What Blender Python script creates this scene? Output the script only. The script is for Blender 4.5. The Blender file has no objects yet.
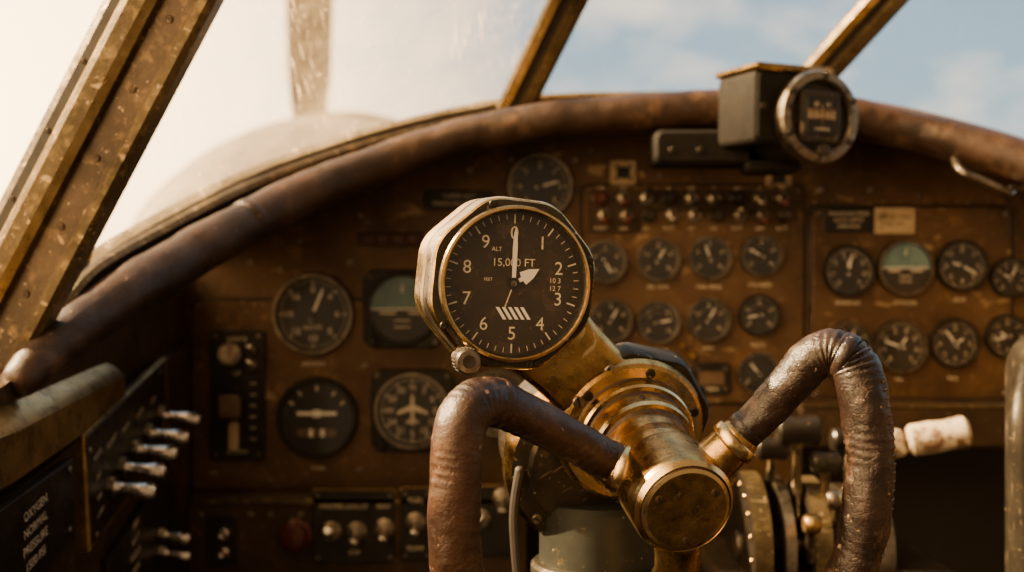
import bpy, math, random
from mathutils import Vector, Matrix, noise
random.seed(4)
R=math.radians
F=1100.0
def at(u,v,d): return Vector(((u-512)*d/F, d, (286-v)*d/F))
def frame(loc,n=(0,-1,0),up=(0,0,1),roll=0):
    z=Vector(n).normalized(); x=Vector(up).cross(z).normalized(); y=z.cross(x)
    M=Matrix((x,y,z)).transposed().to_4x4(); M.translation=Vector(loc)
    return M@Matrix.Rotation(roll,4,'Z')
def PM(u,v,d=1.1,off=0.0,roll=0):
    p=at(u,v,d); p.y-=off; return frame(p,roll=roll)
T=lambda x,y,z=0: Matrix.Translation((x,y,z))
RZ=lambda a: Matrix.Rotation(a,4,'Z')

# ---------------- materials ----------------
def mk(name,c1,c2=None,c3=None,metal=0.0,rough=(.4,.6),scale=20,bump=.0,bscale=200,wear=.62,wearscale=45,wmetal=None,spec=.5,stretch=(1,1,1),voro=0,coat=0,grime=0,chips=None,chipscale=260,chipth=.70,soft=.05,vamt=.35,scratch=None):
    m=bpy.data.materials.new(name); m.use_nodes=True
    nt=m.node_tree; N=nt.nodes; L=nt.links
    b=N['Principled BSDF']
    tc=N.new('ShaderNodeTexCoord'); mp=N.new('ShaderNodeMapping'); mp.inputs['Scale'].default_value=stretch
    L.new(tc.outputs['Object'],mp.inputs['Vector'])
    def noi(s,d=6,r=.6,loc=0):
        n=N.new('ShaderNodeTexNoise'); n.inputs['Scale'].default_value=s; n.inputs['Detail'].default_value=d; n.inputs['Roughness'].default_value=r
        L.new(mp.outputs[0],n.inputs['Vector']); return n
    n1=noi(scale)
    rp=N.new('ShaderNodeValToRGB'); rp.color_ramp.elements[0].position=.35; rp.color_ramp.elements[1].position=.65
    rp.color_ramp.elements[0].color=(*c1,1); rp.color_ramp.elements[1].color=(*(c2 or c1),1)
    L.new(n1.outputs['Fac'],rp.inputs['Fac']); col=rp.outputs['Color']
    b.inputs['Metallic'].default_value=metal
    def layer(col,c,sc,th,soft,det=10,src=None):
        n2=src or noi(sc,det,.7)
        r2=N.new('ShaderNodeMapRange'); r2.inputs[1].default_value=th-.02; r2.inputs[2].default_value=th+soft
        L.new(n2.outputs['Fac'],r2.inputs[0])
        mx=N.new('ShaderNodeMix'); mx.data_type='RGBA'; mx.inputs[7].default_value=(*c,1)
        L.new(r2.outputs[0],mx.inputs[0]); L.new(col,mx.inputs[6]); return mx.outputs[2],r2.outputs[0]
    if c3:
        col,f=layer(col,c3,wearscale,wear,soft)
        if wmetal is not None:
            mr=N.new('ShaderNodeMapRange'); mr.inputs[3].default_value=metal; mr.inputs[4].default_value=wmetal
            L.new(f,mr.inputs[0]); L.new(mr.outputs[0],b.inputs['Metallic'])
    if chips: col,_=layer(col,chips,chipscale,chipth,.03,3)
    if scratch:
        for ang in ((.3,.5,.2),(1.1,-.6,.9)):
            m2=N.new('ShaderNodeMapping'); m2.inputs['Rotation'].default_value=ang; m2.inputs['Scale'].default_value=(30,900,60)
            L.new(tc.outputs['Object'],m2.inputs['Vector'])
            ns=N.new('ShaderNodeTexNoise'); ns.inputs['Scale'].default_value=1; ns.inputs['Detail'].default_value=2; L.new(m2.outputs[0],ns.inputs['Vector'])
            col,_=layer(col,scratch,0,.70,.04,0,ns)
    if grime:
        n4=noi(scale*.45,7,.65); g=N.new('ShaderNodeMapRange'); g.inputs[1].default_value=.32; g.inputs[2].default_value=.66; g.inputs[3].default_value=1-grime; g.inputs[4].default_value=1.15
        L.new(n4.outputs['Fac'],g.inputs[0])
        vm=N.new('ShaderNodeVectorMath'); vm.operation='SCALE'; L.new(col,vm.inputs[0]); L.new(g.outputs[0],vm.inputs['Scale']); col=vm.outputs[0]
    L.new(col,b.inputs['Base Color'])
    n3=noi(scale*2.3,8,.7)
    mr=N.new('ShaderNodeMapRange'); mr.inputs[1].default_value=.3; mr.inputs[2].default_value=.7
    mr.inputs[3].default_value=rough[0]; mr.inputs[4].default_value=rough[1]
    L.new(n3.outputs['Fac'],mr.inputs[0]); L.new(mr.outputs[0],b.inputs['Roughness'])
    b.inputs['Specular IOR Level'].default_value=spec
    b.inputs['Coat Weight'].default_value=coat
    if bump:
        bp=N.new('ShaderNodeBump'); bp.inputs['Strength'].default_value=bump; bp.inputs['Distance'].default_value=.002
        nb=noi(bscale,6,.65); h=nb.outputs['Fac']
        if voro:
            vo=N.new('ShaderNodeTexVoronoi'); vo.inputs['Scale'].default_value=voro; vo.feature='DISTANCE_TO_EDGE'
            nd=noi(60,3,.6); vm=N.new('ShaderNodeVectorMath'); vm.operation='MULTIPLY_ADD'; vm.inputs[1].default_value=(.02,.02,.02)
            L.new(nd.outputs['Color'],vm.inputs[0]); L.new(mp.outputs[0],vm.inputs[2]); L.new(vm.outputs[0],vo.inputs['Vector'])
            ms=N.new('ShaderNodeMapRange'); ms.inputs[2].default_value=.06; ms.inputs[4].default_value=vamt; L.new(vo.outputs['Distance'],ms.inputs[0])
            mm=N.new('ShaderNodeMath'); mm.operation='ADD'
            L.new(ms.outputs[0],mm.inputs[0]); L.new(h,mm.inputs[1]); h=mm.outputs[0]
        L.new(h,bp.inputs['Height']); L.new(bp.outputs[0],b.inputs['Normal'])
    return m
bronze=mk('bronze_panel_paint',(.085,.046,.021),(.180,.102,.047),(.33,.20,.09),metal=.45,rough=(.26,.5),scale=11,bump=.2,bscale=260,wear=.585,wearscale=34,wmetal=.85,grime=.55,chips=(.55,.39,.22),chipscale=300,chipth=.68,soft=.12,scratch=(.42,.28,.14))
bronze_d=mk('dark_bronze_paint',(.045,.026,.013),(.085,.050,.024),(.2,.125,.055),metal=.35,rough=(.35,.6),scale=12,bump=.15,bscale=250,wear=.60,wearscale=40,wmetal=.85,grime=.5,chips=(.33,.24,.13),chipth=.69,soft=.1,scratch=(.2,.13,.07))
brass=mk('worn_brass',(.42,.25,.08),(.72,.46,.17),(.14,.08,.032),metal=1,rough=(.15,.40),scale=34,bump=.12,bscale=220,wear=.49,wearscale=70,grime=.4,chips=(.9,.68,.36),chipth=.685,soft=.20,scratch=(.85,.62,.30))
brass_l=mk('bright_brass',(.68,.46,.19),(.92,.68,.33),(.27,.165,.07),metal=1,rough=(.14,.32),scale=40,bump=.08,bscale=300,wear=.57,wearscale=110,soft=.12)
steel=mk('aged_steel',(.24,.20,.15),(.44,.38,.29),(.11,.08,.05),metal=1,rough=(.22,.46),scale=50,bump=.1,bscale=300,wear=.53,wearscale=90,grime=.35,soft=.12,scratch=(.6,.52,.4))
chrome=mk('switch_chrome',(.7,.64,.56),(.85,.78,.68),(.3,.22,.15),metal=1,rough=(.15,.35),scale=60,wear=.63,wearscale=150)
gun=mk('gunmetal_enamel',(.026,.022,.017),(.055,.046,.033),(.24,.17,.09),metal=.5,rough=(.28,.5),scale=30,bump=.12,bscale=250,wear=.61,wearscale=60,wmetal=1,chips=(.4,.3,.18),chipth=.68,soft=.1,scratch=(.25,.19,.12))
greeng=mk('grey_green_enamel',(.013,.015,.012),(.026,.028,.022),(.12,.095,.055),metal=.1,rough=(.42,.62),scale=20,bump=.1,wear=.62,wearscale=60,wmetal=.9,chips=(.25,.2,.12),grime=.4,spec=.35)
black=mk('black_enamel',(.009,.007,.005),(.020,.015,.010),(.08,.058,.036),metal=.1,rough=(.28,.5),scale=40,bump=.1,wear=.64,wearscale=80,chips=(.2,.15,.1),chipth=.70,soft=.1)
blackm=mk('black_crackle_paint',(.005,.0042,.0035),(.011,.009,.0065),(.04,.028,.018),rough=(.55,.75),scale=40,bump=.3,bscale=500,wear=.64,wearscale=60,chips=(.14,.10,.06),chipth=.70,soft=.1,spec=.2)
face=mk('dial_face_black',(.006,.005,.0035),(.014,.010,.006),(.04,.027,.015),rough=(.4,.6),scale=60,wear=.62,wearscale=100,soft=.12)
face_a=mk('altimeter_face_brown',(.014,.009,.005),(.036,.022,.011),(.09,.055,.027),rough=(.3,.5),scale=45,wear=.55,wearscale=80,chips=(.18,.115,.06),chipscale=600,chipth=.67,soft=.15)
cream=mk('cream_marking_paint',(.66,.56,.38),(.82,.72,.52),(.3,.22,.13),rough=(.5,.7),scale=90,wear=.6,wearscale=300)
white=mk('ivory_paint',(.9,.84,.70),(.98,.93,.82),(.6,.5,.33),rough=(.4,.6),scale=90,wear=.64,wearscale=400)
ivory=mk('worn_ivory_bakelite',(.42,.34,.24),(.6,.5,.37),(.16,.09,.05),rough=(.3,.5),scale=60,wear=.53,wearscale=80,bump=.1)
tan=mk('tan_card',(.45,.33,.18),(.56,.43,.26),(.22,.14,.07),rough=(.5,.7),scale=60,wear=.56)
red=mk('red_lamp_enamel',(.16,.02,.01),(.25,.04,.02),rough=(.2,.4),scale=50)
redk=mk('oxblood_bakelite',(.07,.014,.008),(.12,.03,.015),rough=(.2,.4),scale=50)
skyb=mk('attitude_sky_blue',(.08,.16,.16),(.15,.25,.235),rough=(.4,.6),scale=60)
earth=mk('attitude_earth_brown',(.10,.06,.03),(.16,.10,.05),rough=(.4,.6),scale=60)
lea=mk('brown_leather',(.022,.0115,.007),(.075,.038,.021),(.20,.112,.060),rough=(.30,.55),scale=22,bump=.35,bscale=170,wear=.57,wearscale=26,voro=80,grime=.5,chips=(.36,.23,.13),chipscale=140,chipth=.695,soft=.16,vamt=.12)
lea_y=mk('grip_leather',(.022,.010,.006),(.078,.036,.020),(.22,.115,.062),rough=(.26,.52),scale=34,bump=.35,bscale=260,wear=.575,wearscale=46,voro=140,grime=.5,chips=(.42,.26,.15),chipscale=200,chipth=.69,soft=.15,vamt=.12)
lea_d=mk('dark_grip_leather',(.009,.006,.0045),(.030,.016,.011),(.14,.08,.048),rough=(.20,.44),scale=40,bump=.38,bscale=230,wear=.585,wearscale=46,voro=120,chips=(.34,.22,.13),chipscale=200,chipth=.70,soft=.14,vamt=.16)
frm=mk('window_frame_paint',(.075,.054,.026),(.17,.124,.06),(.36,.26,.12),metal=.55,rough=(.24,.48),scale=18,bump=.2,bscale=180,wear=.52,wearscale=80,wmetal=1,grime=.5,chips=(.65,.49,.28),chipscale=230,chipth=.66,soft=.2,scratch=(.55,.40,.21))
frmd=mk('window_frame_brown',(.045,.029,.015),(.10,.064,.033),(.26,.175,.085),metal=.4,rough=(.28,.52),scale=18,bump=.2,bscale=180,wear=.55,wearscale=70,wmetal=1,grime=.5,chips=(.5,.36,.21),chipscale=210,chipth=.67,soft=.16,scratch=(.36,.25,.13))
frmg=mk('window_frame_gold',(.36,.235,.09),(.60,.41,.17),(.14,.09,.042),metal=.9,rough=(.22,.44),scale=25,bump=.15,bscale=200,wear=.52,wearscale=80,grime=.4,soft=.2,scratch=(.8,.58,.3))
rubber=mk('gasket_rubber',(.012,.009,.007),(.03,.022,.015),rough=(.5,.7),scale=40)
dark=mk('dark_interior',(.008,.006,.0045),(.016,.011,.008),rough=(.6,.8),scale=8)
nosem=mk('nose_paint',(.17,.14,.105),(.23,.195,.145),(.12,.10,.075),metal=.1,rough=(.4,.6),scale=3,wearscale=6)
propm=mk('propeller_metal',(.13,.11,.085),(.18,.155,.115),metal=.1,rough=(.4,.6),scale=4)

def glass(name,dust,gcol,scr=0.0,ns=6,refl=.045):
    m=bpy.data.materials.new(name); m.use_nodes=True; nt=m.node_tree; N=nt.nodes; L=nt.links
    for n in list(N): N.remove(n)
    o=N.new('ShaderNodeOutputMaterial'); tr=N.new('ShaderNodeBsdfTransparent'); gl=N.new('ShaderNodeBsdfGlossy')
    gl.inputs['Roughness'].default_value=.07
    lw=N.new('ShaderNodeLayerWeight'); lw.inputs[0].default_value=.5
    pw=N.new('ShaderNodeMath'); pw.operation='POWER'; pw.inputs[1].default_value=5; L.new(lw.outputs['Facing'],pw.inputs[0])
    ma=N.new('ShaderNodeMath'); ma.operation='MULTIPLY_ADD'; ma.inputs[1].default_value=.85; ma.inputs[2].default_value=refl; L.new(pw.outputs[0],ma.inputs[0])
    m1=N.new('ShaderNodeMixShader'); L.new(ma.outputs[0],m1.inputs[0]); L.new(tr.outputs[0],m1.inputs[1]); L.new(gl.outputs[0],m1.inputs[2])
    tl=N.new('ShaderNodeBsdfTranslucent'); tl.inputs[0].default_value=(*gcol,1)
    df=N.new('ShaderNodeBsdfDiffuse'); df.inputs[0].default_value=(*gcol,1)
    md=N.new('ShaderNodeMixShader'); md.inputs[0].default_value=.2; L.new(tl.outputs[0],md.inputs[1]); L.new(df.outputs[0],md.inputs[2])
    tc=N.new('ShaderNodeTexCoord'); n1=N.new('ShaderNodeTexNoise'); n1.inputs['Scale'].default_value=ns; n1.inputs['Detail'].default_value=9; n1.inputs['Roughness'].default_value=.7
    L.new(tc.outputs['Object'],n1.inputs['Vector'])
    mr=N.new('ShaderNodeMapRange'); mr.inputs[1].default_value=.40; mr.inputs[2].default_value=.70; mr.inputs[3].default_value=dust*.25; mr.inputs[4].default_value=dust*2
    L.new(n1.outputs['Fac'],mr.inputs[0]); fac=mr.outputs[0]
    if scr:
        nm=N.new('ShaderNodeTexNoise'); nm.inputs['Scale'].default_value=ns*1.7; nm.inputs['Detail'].default_value=3; L.new(tc.outputs['Object'],nm.inputs['Vector'])
        mk_=N.new('ShaderNodeMapRange'); mk_.inputs[1].default_value=.40; mk_.inputs[2].default_value=.62; mk_.inputs[3].default_value=.12; L.new(nm.outputs['Fac'],mk_.inputs[0])
        for ang,sc,ln in ((.5,1,20),(1.15,1.3,26),(-.5,.9,24),(.15,1.1,18),(.85,.8,15),(-1.1,1.2,24)):
            mp=N.new('ShaderNodeMapping'); mp.inputs['Rotation'].default_value=(0,ang,0); mp.inputs['Scale'].default_value=(700*sc,ln,ln)
            L.new(tc.outputs['Object'],mp.inputs['Vector'])
            n2=N.new('ShaderNodeTexNoise'); n2.inputs['Scale'].default_value=1; n2.inputs['Detail'].default_value=2; n2.inputs['Distortion'].default_value=.5; L.new(mp.outputs[0],n2.inputs['Vector'])
            r=N.new('ShaderNodeMapRange'); r.inputs[1].default_value=.68; r.inputs[2].default_value=.75; r.inputs[4].default_value=scr
            L.new(n2.outputs['Fac'],r.inputs[0])
            mu=N.new('ShaderNodeMath'); mu.operation='MULTIPLY'; L.new(r.outputs[0],mu.inputs[0]); L.new(mk_.outputs[0],mu.inputs[1])
            ad=N.new('ShaderNodeMath'); ad.operation='ADD'; L.new(fac,ad.inputs[0]); L.new(mu.outputs[0],ad.inputs[1]); fac=ad.outputs[0]
        n5=N.new('ShaderNodeTexNoise'); n5.inputs['Scale'].default_value=260; n5.inputs['Detail'].default_value=1; L.new(tc.outputs['Object'],n5.inputs['Vector'])
        r=N.new('ShaderNodeMapRange'); r.inputs[1].default_value=.72; r.inputs[2].default_value=.77; r.inputs[4].default_value=scr; L.new(n5.outputs['Fac'],r.inputs[0])
        ad=N.new('ShaderNodeMath'); ad.operation='ADD'; ad.use_clamp=True; L.new(fac,ad.inputs[0]); L.new(r.outputs[0],ad.inputs[1]); fac=ad.outputs[0]
    m2=N.new('ShaderNodeMixShader'); L.new(fac,m2.inputs[0]); L.new(m1.outputs[0],m2.inputs[1]); L.new(md.outputs[0],m2.inputs[2])
    L.new(m2.outputs[0],o.inputs['Surface'])
    return m
gl_dial=glass('dial_glass',.008,(.9,.75,.5),ns=60)
gl_alt=glass('altimeter_glass',.016,(.95,.7,.4),scr=.03,ns=60)
gl_win=glass('dusty_glare_windshield_glass',.10,(1,.80,.52),scr=.6,ns=8)  # real dust, with a warm tint that also stands in for sun glare haze
gl_win2=glass('clean_windshield_glass',.012,(1,.93,.82),scr=.10,ns=9)

# ---------------- mesh builder ----------------
def circle(r,n=40): 
    r=max(r,1e-5); return [(r*math.cos(2*math.pi*i/n),r*math.sin(2*math.pi*i/n)) for i in range(n)]
def rrect(w,h,r=.003,k=5):
    w=max(w,1e-4);h=max(h,1e-4); r=max(min(r,w/2-1e-5,h/2-1e-5),1e-5); o=[]
    for cx,cy,a0 in ((w/2-r,h/2-r,0),(-w/2+r,h/2-r,90),(-w/2+r,-h/2+r,180),(w/2-r,-h/2+r,270)):
        for i in range(k+1):
            a=R(a0+90*i/k); o.append((cx+r*math.cos(a),cy+r*math.sin(a)))
    return o
def rpoly(R0,n=8,rot=22.5,cr=.18,k=4):
    o=[]
    pts=[Vector((R0*math.cos(R(rot)+2*math.pi*i/n),R0*math.sin(R(rot)+2*math.pi*i/n))) for i in range(n)]
    for i in range(n):
        p=pts[i];a=pts[i-1];b=pts[(i+1)%n]
        s=p.lerp(a,cr);e=p.lerp(b,cr)
        for j in range(k+1):
            t=j/k; q=s*(1-t)**2+p*2*t*(1-t)+e*t*t; o.append((q.x,q.y))
    return o
def catmull(P,n=8):
    P=[Vector(p) for p in P]; o=[]
    for i in range(len(P)-1):
        p0=P[max(i-1,0)];p1=P[i];p2=P[i+1];p3=P[min(i+2,len(P)-1)]
        for j in range(n):
            t=j/n
            o.append(.5*((2*p1)+(p2-p0)*t+(2*p0-5*p1+4*p2-p3)*t*t+(3*p1-p0-3*p2+p3)*t**3))
    o.append(P[-1]); return o
tcache={}
def textmesh(s):
    if s in tcache: return tcache[s]
    c=bpy.data.curves.new('t','FONT'); c.body=s; c.align_x='CENTER'; c.align_y='CENTER'; c.resolution_u=3
    o=bpy.data.objects.new('t',c); bpy.context.scene.collection.objects.link(o); bpy.context.view_layer.update()
    dg=bpy.context.evaluated_depsgraph_get(); me=bpy.data.meshes.new_from_object(o.evaluated_get(dg))
    vs=[tuple(v.co) for v in me.vertices]; fs=[tuple(p.vertices) for p in me.polygons]
    bpy.data.objects.remove(o); bpy.data.curves.remove(c); bpy.data.meshes.remove(me)
    tcache[s]=(vs,fs); return tcache[s]
class B:
    def __init__(s,name): s.name=name;s.v=[];s.f=[];s.m=[];s.mats=[]
    def raw(s,vs,fs,mat,M=None):
        if mat not in s.mats: s.mats.append(mat)
        k=s.mats.index(mat); b=len(s.v)
        for v in vs:
            v=Vector(v) if len(v)==3 else Vector((v[0],v[1],0))
            s.v.append(M@v if M else v)
        for f in fs: s.f.append([i+b for i in f]); s.m.append(k)
    def loft3(s,rings,mat,M=None,caps=(1,1)):
        n=len(rings[0]); vs=[p for r in rings for p in r]; mats=mat if isinstance(mat,list) else [mat]*(len(rings)-1)
        for k in range(len(rings)-1):
            fs=[(i,(i+1)%n,n+(i+1)%n,n+i) for i in range(n)]
            if isinstance(mat,list): s.raw(list(rings[k])+list(rings[k+1]),fs,mats[k],M)
        if not isinstance(mat,list):
            fs=[(k*n+i,k*n+(i+1)%n,(k+1)*n+(i+1)%n,(k+1)*n+i) for k in range(len(rings)-1) for i in range(n)]
            s.raw(vs,fs,mat,M)
        if caps[0]: s.raw(rings[0],[tuple(range(n))[::-1]],mats[0],M)
        if caps[1]: s.raw(rings[-1],[tuple(range(n))],mats[-1],M)
    def loft(s,layers,mat,M=None,caps=(1,1)):
        s.loft3([[(x,y,z) for x,y in o] for o,z in layers],mat,M,caps)
    def lathe(s,prof,mat,M=None,n=40,caps=(0,0)):
        s.loft([(circle(r,n),z) for r,z in prof],mat,M,caps)
    def plate(s,w,h,t,mat,M=None,r=.003,bev=.0008,z=0):
        s.loft([(rrect(w,h,r),z),(rrect(w,h,r),z+t-bev),(rrect(w-2*bev,h-2*bev,r-bev),z+t)],mat,M,(1,1))
    def box(s,w,h,d,mat,M=None,r=.003,bev=.0015):
        s.loft([(rrect(w-2*bev,h-2*bev,r),-d/2),(rrect(w,h,r),-d/2+bev),(rrect(w,h,r),d/2-bev),(rrect(w-2*bev,h-2*bev,r),d/2)],mat,M)
    def quad(s,w,h,mat,M,z=0): s.raw([(-w/2,-h/2,z),(w/2,-h/2,z),(w/2,h/2,z),(-w/2,h/2,z)],[(0,1,2,3)],mat,M)
    def text(s,t,size,mat,M,z=0):
        vs,fs=textmesh(t); s.raw([(x*size,y*size,z) for x,y,_ in vs],fs,mat,M)
    def cyl(s,p0,p1,r0,r1,mat,n=24,bev=.001):
        p0=Vector(p0);p1=Vector(p1);d=p1-p0;l=d.length
        M=frame(p0,d,(0,0,1) if abs(d.normalized().z)<.9 else (1,0,0))
        s.lathe([(0,0),(r0-bev,0),(r0,bev),(r1,l-bev),(r1-bev,l),(0,l)],mat,M,n)
    def tube(s,P,rad,mat,n=28,sub=8,lump=0,lscale=30,wr=0,caps=True):
        Q=catmull(P,sub); m=len(Q); rr=[]
        for i in range(m):
            t=i/(m-1)*(len(rad)-1); k=min(int(t),len(rad)-2); rr.append(rad[k]*(1-(t-k))+rad[k+1]*(t-k))
        tg=[(Q[min(i+1,m-1)]-Q[max(i-1,0)]).normalized() for i in range(m)]
        up=Vector((0,-1,0)); x=(up-tg[0]*up.dot(tg[0])).normalized(); rings=[]
        for i in range(m):
            x=(x-tg[i]*x.dot(tg[i])).normalized(); y=tg[i].cross(x); ring=[]
            for j in range(n):
                a=2*math.pi*j/n; d=x*math.cos(a)+y*math.sin(a); r=rr[i]
                if lump: 
                    p=Q[i]+d*r; r+=lump*noise.noise(p*lscale)+lump*.4*noise.noise(p*lscale*3)
                if wr:
                    kk_=max(0,noise.noise(Q[i]*45+d*.6)); r-=wr*4*kk_*abs(math.sin(i*.9+1.5*math.sin(a*1.0)+noise.noise(Q[i]*30)*4))**3
                ring.append(tuple(Q[i]+d*r))
            rings.append(ring)
        if caps:
            for e,sg in ((0,-1),(-1,1)):
                c=Q[e]; base=rings[e]; ex=[]
                for f,o in ((.93,.25),(.75,.5),(.4,.68),(.02,.75)):
                    ex.append([tuple(c+(Vector(p)-c)*f+tg[e]*sg*o*rr[e]) for p in base])
                if e==0: rings=ex[::-1]+rings
                else: rings=rings+ex
        s.loft3(rings,mat,None,(0,0)); return Q,tg,rr
    def sweep(s,P,ring,nref,mat,sub=6,mats=None):
        Q=catmull(P,sub) if sub>1 else [Vector(p) for p in P]; m=len(Q); rings=[]
        for i in range(m):
            t=(Q[min(i+1,m-1)]-Q[max(i-1,0)]).normalized(); nn=Vector(nref); nn=(nn-t*nn.dot(t)).normalized(); w=nn.cross(t)
            rings.append([Q[i]+w*a+nn*b for a,b in ring])
        if mats:
            n=len(ring)
            for j in range(n):
                vs=[];
                for r in rings: vs+= [r[j],r[(j+1)%n]]
                s.raw(vs,[(2*k,2*k+1,2*k+3,2*k+2) for k in range(m-1)],mats[j])
        else: s.loft3(rings,mat)
    def screw(s,M,r=.0025,mat=None,h=.0012):
        mat=mat or steel
        s.lathe([(r,0),(r,h*.6),(r*.8,h),(0,h)],mat,M,14)
        s.quad(r*1.5,r*.3,black,M@RZ(random.uniform(0,3)),h+.00008)
    def done(s,ang=35):
        me=bpy.data.meshes.new(s.name); me.from_pydata([tuple(v) for v in s.v],[],s.f); me.update()
        for m in s.mats: me.materials.append(m)
        me.polygons.foreach_set('material_index',s.m); me.polygons.foreach_set('use_smooth',[True]*len(s.f))
        me.set_sharp_from_angle(angle=R(ang)); me.update()
        o=bpy.data.objects.new(s.name,me); bpy.context.scene.collection.objects.link(o); return o

# ---------------- gauges ----------------
def needle(b,M,L,w,ang,mat=white,z=.0024,tail=.25):
    b.raw([(-w/2,-L*tail,z),(w/2,-L*tail,z),(w*.45,L*.75,z),(0,L,z),(-w*.45,L*.75,z)],[(0,1,2,3,4)],mat,M@RZ(-R(ang)))
def plane_symbol(b,M,s,mat,z=.0024):
    b.raw([(0,s,z),(-.09*s,.7*s,z),(-.09*s,-.7*s,z),(0,-.85*s,z),(.09*s,-.7*s,z),(.09*s,.7*s,z)],[(0,1,2,3,4,5)],mat,M)
    b.raw([(-.07*s,.35*s,z),(-.85*s,-.05*s,z),(-.85*s,-.2*s,z),(-.07*s,.0*s,z)],[(0,1,2,3)],mat,M)
    b.raw([(.07*s,.35*s,z),(.85*s,-.05*s,z),(.85*s,-.2*s,z),(.07*s,.0*s,z)],[(0,3,2,1)],mat,M)
    b.raw([(-.35*s,-.7*s,z),(.35*s,-.7*s,z),(.35*s,-.6*s,z),(.05*s,-.45*s,z),(-.05*s,-.45*s,z),(-.35*s,-.6*s,z)],[(0,1,2,3,4,5)],mat,M)
def gauge(name,u,v,r,kind='std',nums=None,hands=((40,.7),),bez=None,sq=False,d=1.1,off=.002,arc=(-130,130),nt=30,label=None):
    b=B(name); k=d/F; Rr=r*k; M=PM(u,v,d,off); bez=bez or black
    if sq:
        W=Rr*2.12
        b.loft([(rrect(W,W,Rr*.35),0),(rrect(W,W,Rr*.35),.003),(rrect(W-.003,W-.003,Rr*.34),.0045)],bez,M)
        for sx in(-1,1):
            for sy in (-1,1): b.screw(M@T(sx*W*.42,sy*W*.42,.0045),.0026)
    b.lathe([(Rr,0),(Rr,.006),(Rr*.965,.0085),(Rr*.90,.0085),(Rr*.87,.006),(Rr*.86,.0015)],[bez,bez,steel if random.random()<.3 else bez,bez,bez],M,48)
    fr=Rr*.87
    if kind=='att':
        pts=circle(fr,48); hz=fr*.02
        up=[p for p in pts if p[1]>=hz]; dn=[p for p in pts if p[1]<hz]
        sp=math.sqrt(fr*fr-hz*hz)
        b.raw([(x,y,.0047) for x,y in [(sp,hz)]+up+[(-sp,hz)]],[tuple(range(len(up)+2))],skyb,M)
        dn2=sorted(dn,key=lambda p: math.atan2(p[1],p[0])%(2*math.pi))
        b.raw([(x,y,.0047) for x,y in [(-sp,hz)]+dn2+[(sp,hz)]],[tuple(range(len(dn2)+2))],face,M)
        b.quad(fr*1.9,fr*.04,white,M,.0052)
        b.quad(fr*.5,fr*.06,cream,M@T(-fr*.45,-fr*.12),.0054); b.quad(fr*.5,fr*.06,cream,M@T(fr*.45,-fr*.12),.0054)
        for yy in (-.35,-.55): b.quad(fr*.5,fr*.035,cream,M@T(0,yy*fr),.0052)
        needle(b,M,fr*.85,fr*.05,0,z=.0056,tail=-.6)
    else:
        b.raw([(x,y,.0047) for x,y in circle(fr,48)],[tuple(range(48))],face,M)
        z=.0051
        if kind=='turn':
            b.quad(fr*1.1,fr*.10,white,M@T(0,.12*fr),z); b.quad(fr*.22,fr*.2,white,M@T(0,.12*fr),z+.0001)
            b.plate(fr*1.1,fr*.22,.0006,earth,M@T(0,-.42*fr),r=fr*.1,z=.0048)
            b.quad(fr*.10,fr*.22,white,M@T(-.16*fr,-.42*fr),.0056); b.quad(fr*.10,fr*.22,white,M@T(.16*fr,-.42*fr),.0056)
            for a in (-60,-35,0,35,60): b.quad(fr*.05,fr*.14,cream,M@RZ(R(-a))@T(0,fr*.82),z)
        else:
            full = arc[1]-arc[0]>=355
            for i in range(nt+1):
                if full and i==nt: break
                a=arc[0]+(arc[1]-arc[0])*i/nt; big=i%5==0
                L=fr*(.13 if big else .07); b.quad(fr*(.035 if big else .02),L,cream,M@RZ(-R(a))@T(0,fr*.95-L/2),z)
            if nums:
                n=len(nums)
                for i,t in enumerate(nums):
                    a=arc[0]+(arc[1]-arc[0])*i/(n if full else n-1)
                    b.text(t,fr*.26,cream,M@T(fr*.68*math.sin(R(a)),fr*.68*math.cos(R(a))),z)
            if kind=='hdg': plane_symbol(b,M,fr*.52,cream,z+.0001)
            elif kind=='arcs':
                for a in range(-60,61,6): b.quad(fr*.11,fr*.05,(cream if a<30 else red),M@RZ(-R(a))@T(0,fr*.55),z)
            if label: b.text(label,fr*.16,cream,M@T(0,-fr*.38),z)
            for a,L in hands: needle(b,M,fr*L,fr*.075,a,z=z+.0005)
            if kind!='hdg': b.lathe([(fr*.1,z),(fr*.1,z+.0008),(0,z+.001)],black,M,16)
    b.raw([(x,y,.0066) for x,y in circle(Rr*.885,40)],[tuple(range(40))],gl_dial,M)
    if sq: b.lathe([(Rr*.15,.003),(Rr*.15,.011),(Rr*.12,.0125),(0,.0125)],black,M@T(-Rr*.82,-Rr*.86),18)
    return b.done()
dig=lambda *a:[str(x) for x in a]
gauge('airspeed_indicator',314,314,41,nums=dig(0,4,6,8,10,12,14,16),arc=(0,360),nt=40,hands=((22,.82),(200,.25)),label='KNOTS')
gauge('attitude_indicator',403,309,37,'att',sq=True)
gauge('turn_and_slip_indicator',318,417,41,'turn')
gauge('heading_indicator',413,410,39,'hdg',nums=['N','3','6','E','12','15','S','21','24','W','30','33'],arc=(0,360),nt=60,hands=(),sq=True)
gauge('vertical_speed_indicator',540,187,33,nums=dig(0,1,2,3,4,5,6,7),arc=(0,360),nt=40,hands=((75,.7),),bez=gun)
gauge('clock',497,402,34,nums=dig(12,2,4,6,8,10),arc=(0,360),nt=30,hands=((150,.7),(40,.5)))
for (u,v,r) in ((604,262,22),(657,260,22),(708,258,22),(759,256,21),(610,320,22),(657,322,22),(707,319,22),(757,315,21)):
    gauge('engine_gauge',u,v,r,random.choice(['arcs','std']),nums=random.choice([dig(0,2,4,6,8),dig(0,5,10,15),None]),hands=((random.choice([-100,-60,30,80,-20,150]),.75),),nt=20,bez=random.choice([black,gun,steel,black]),off=.0052)
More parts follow.
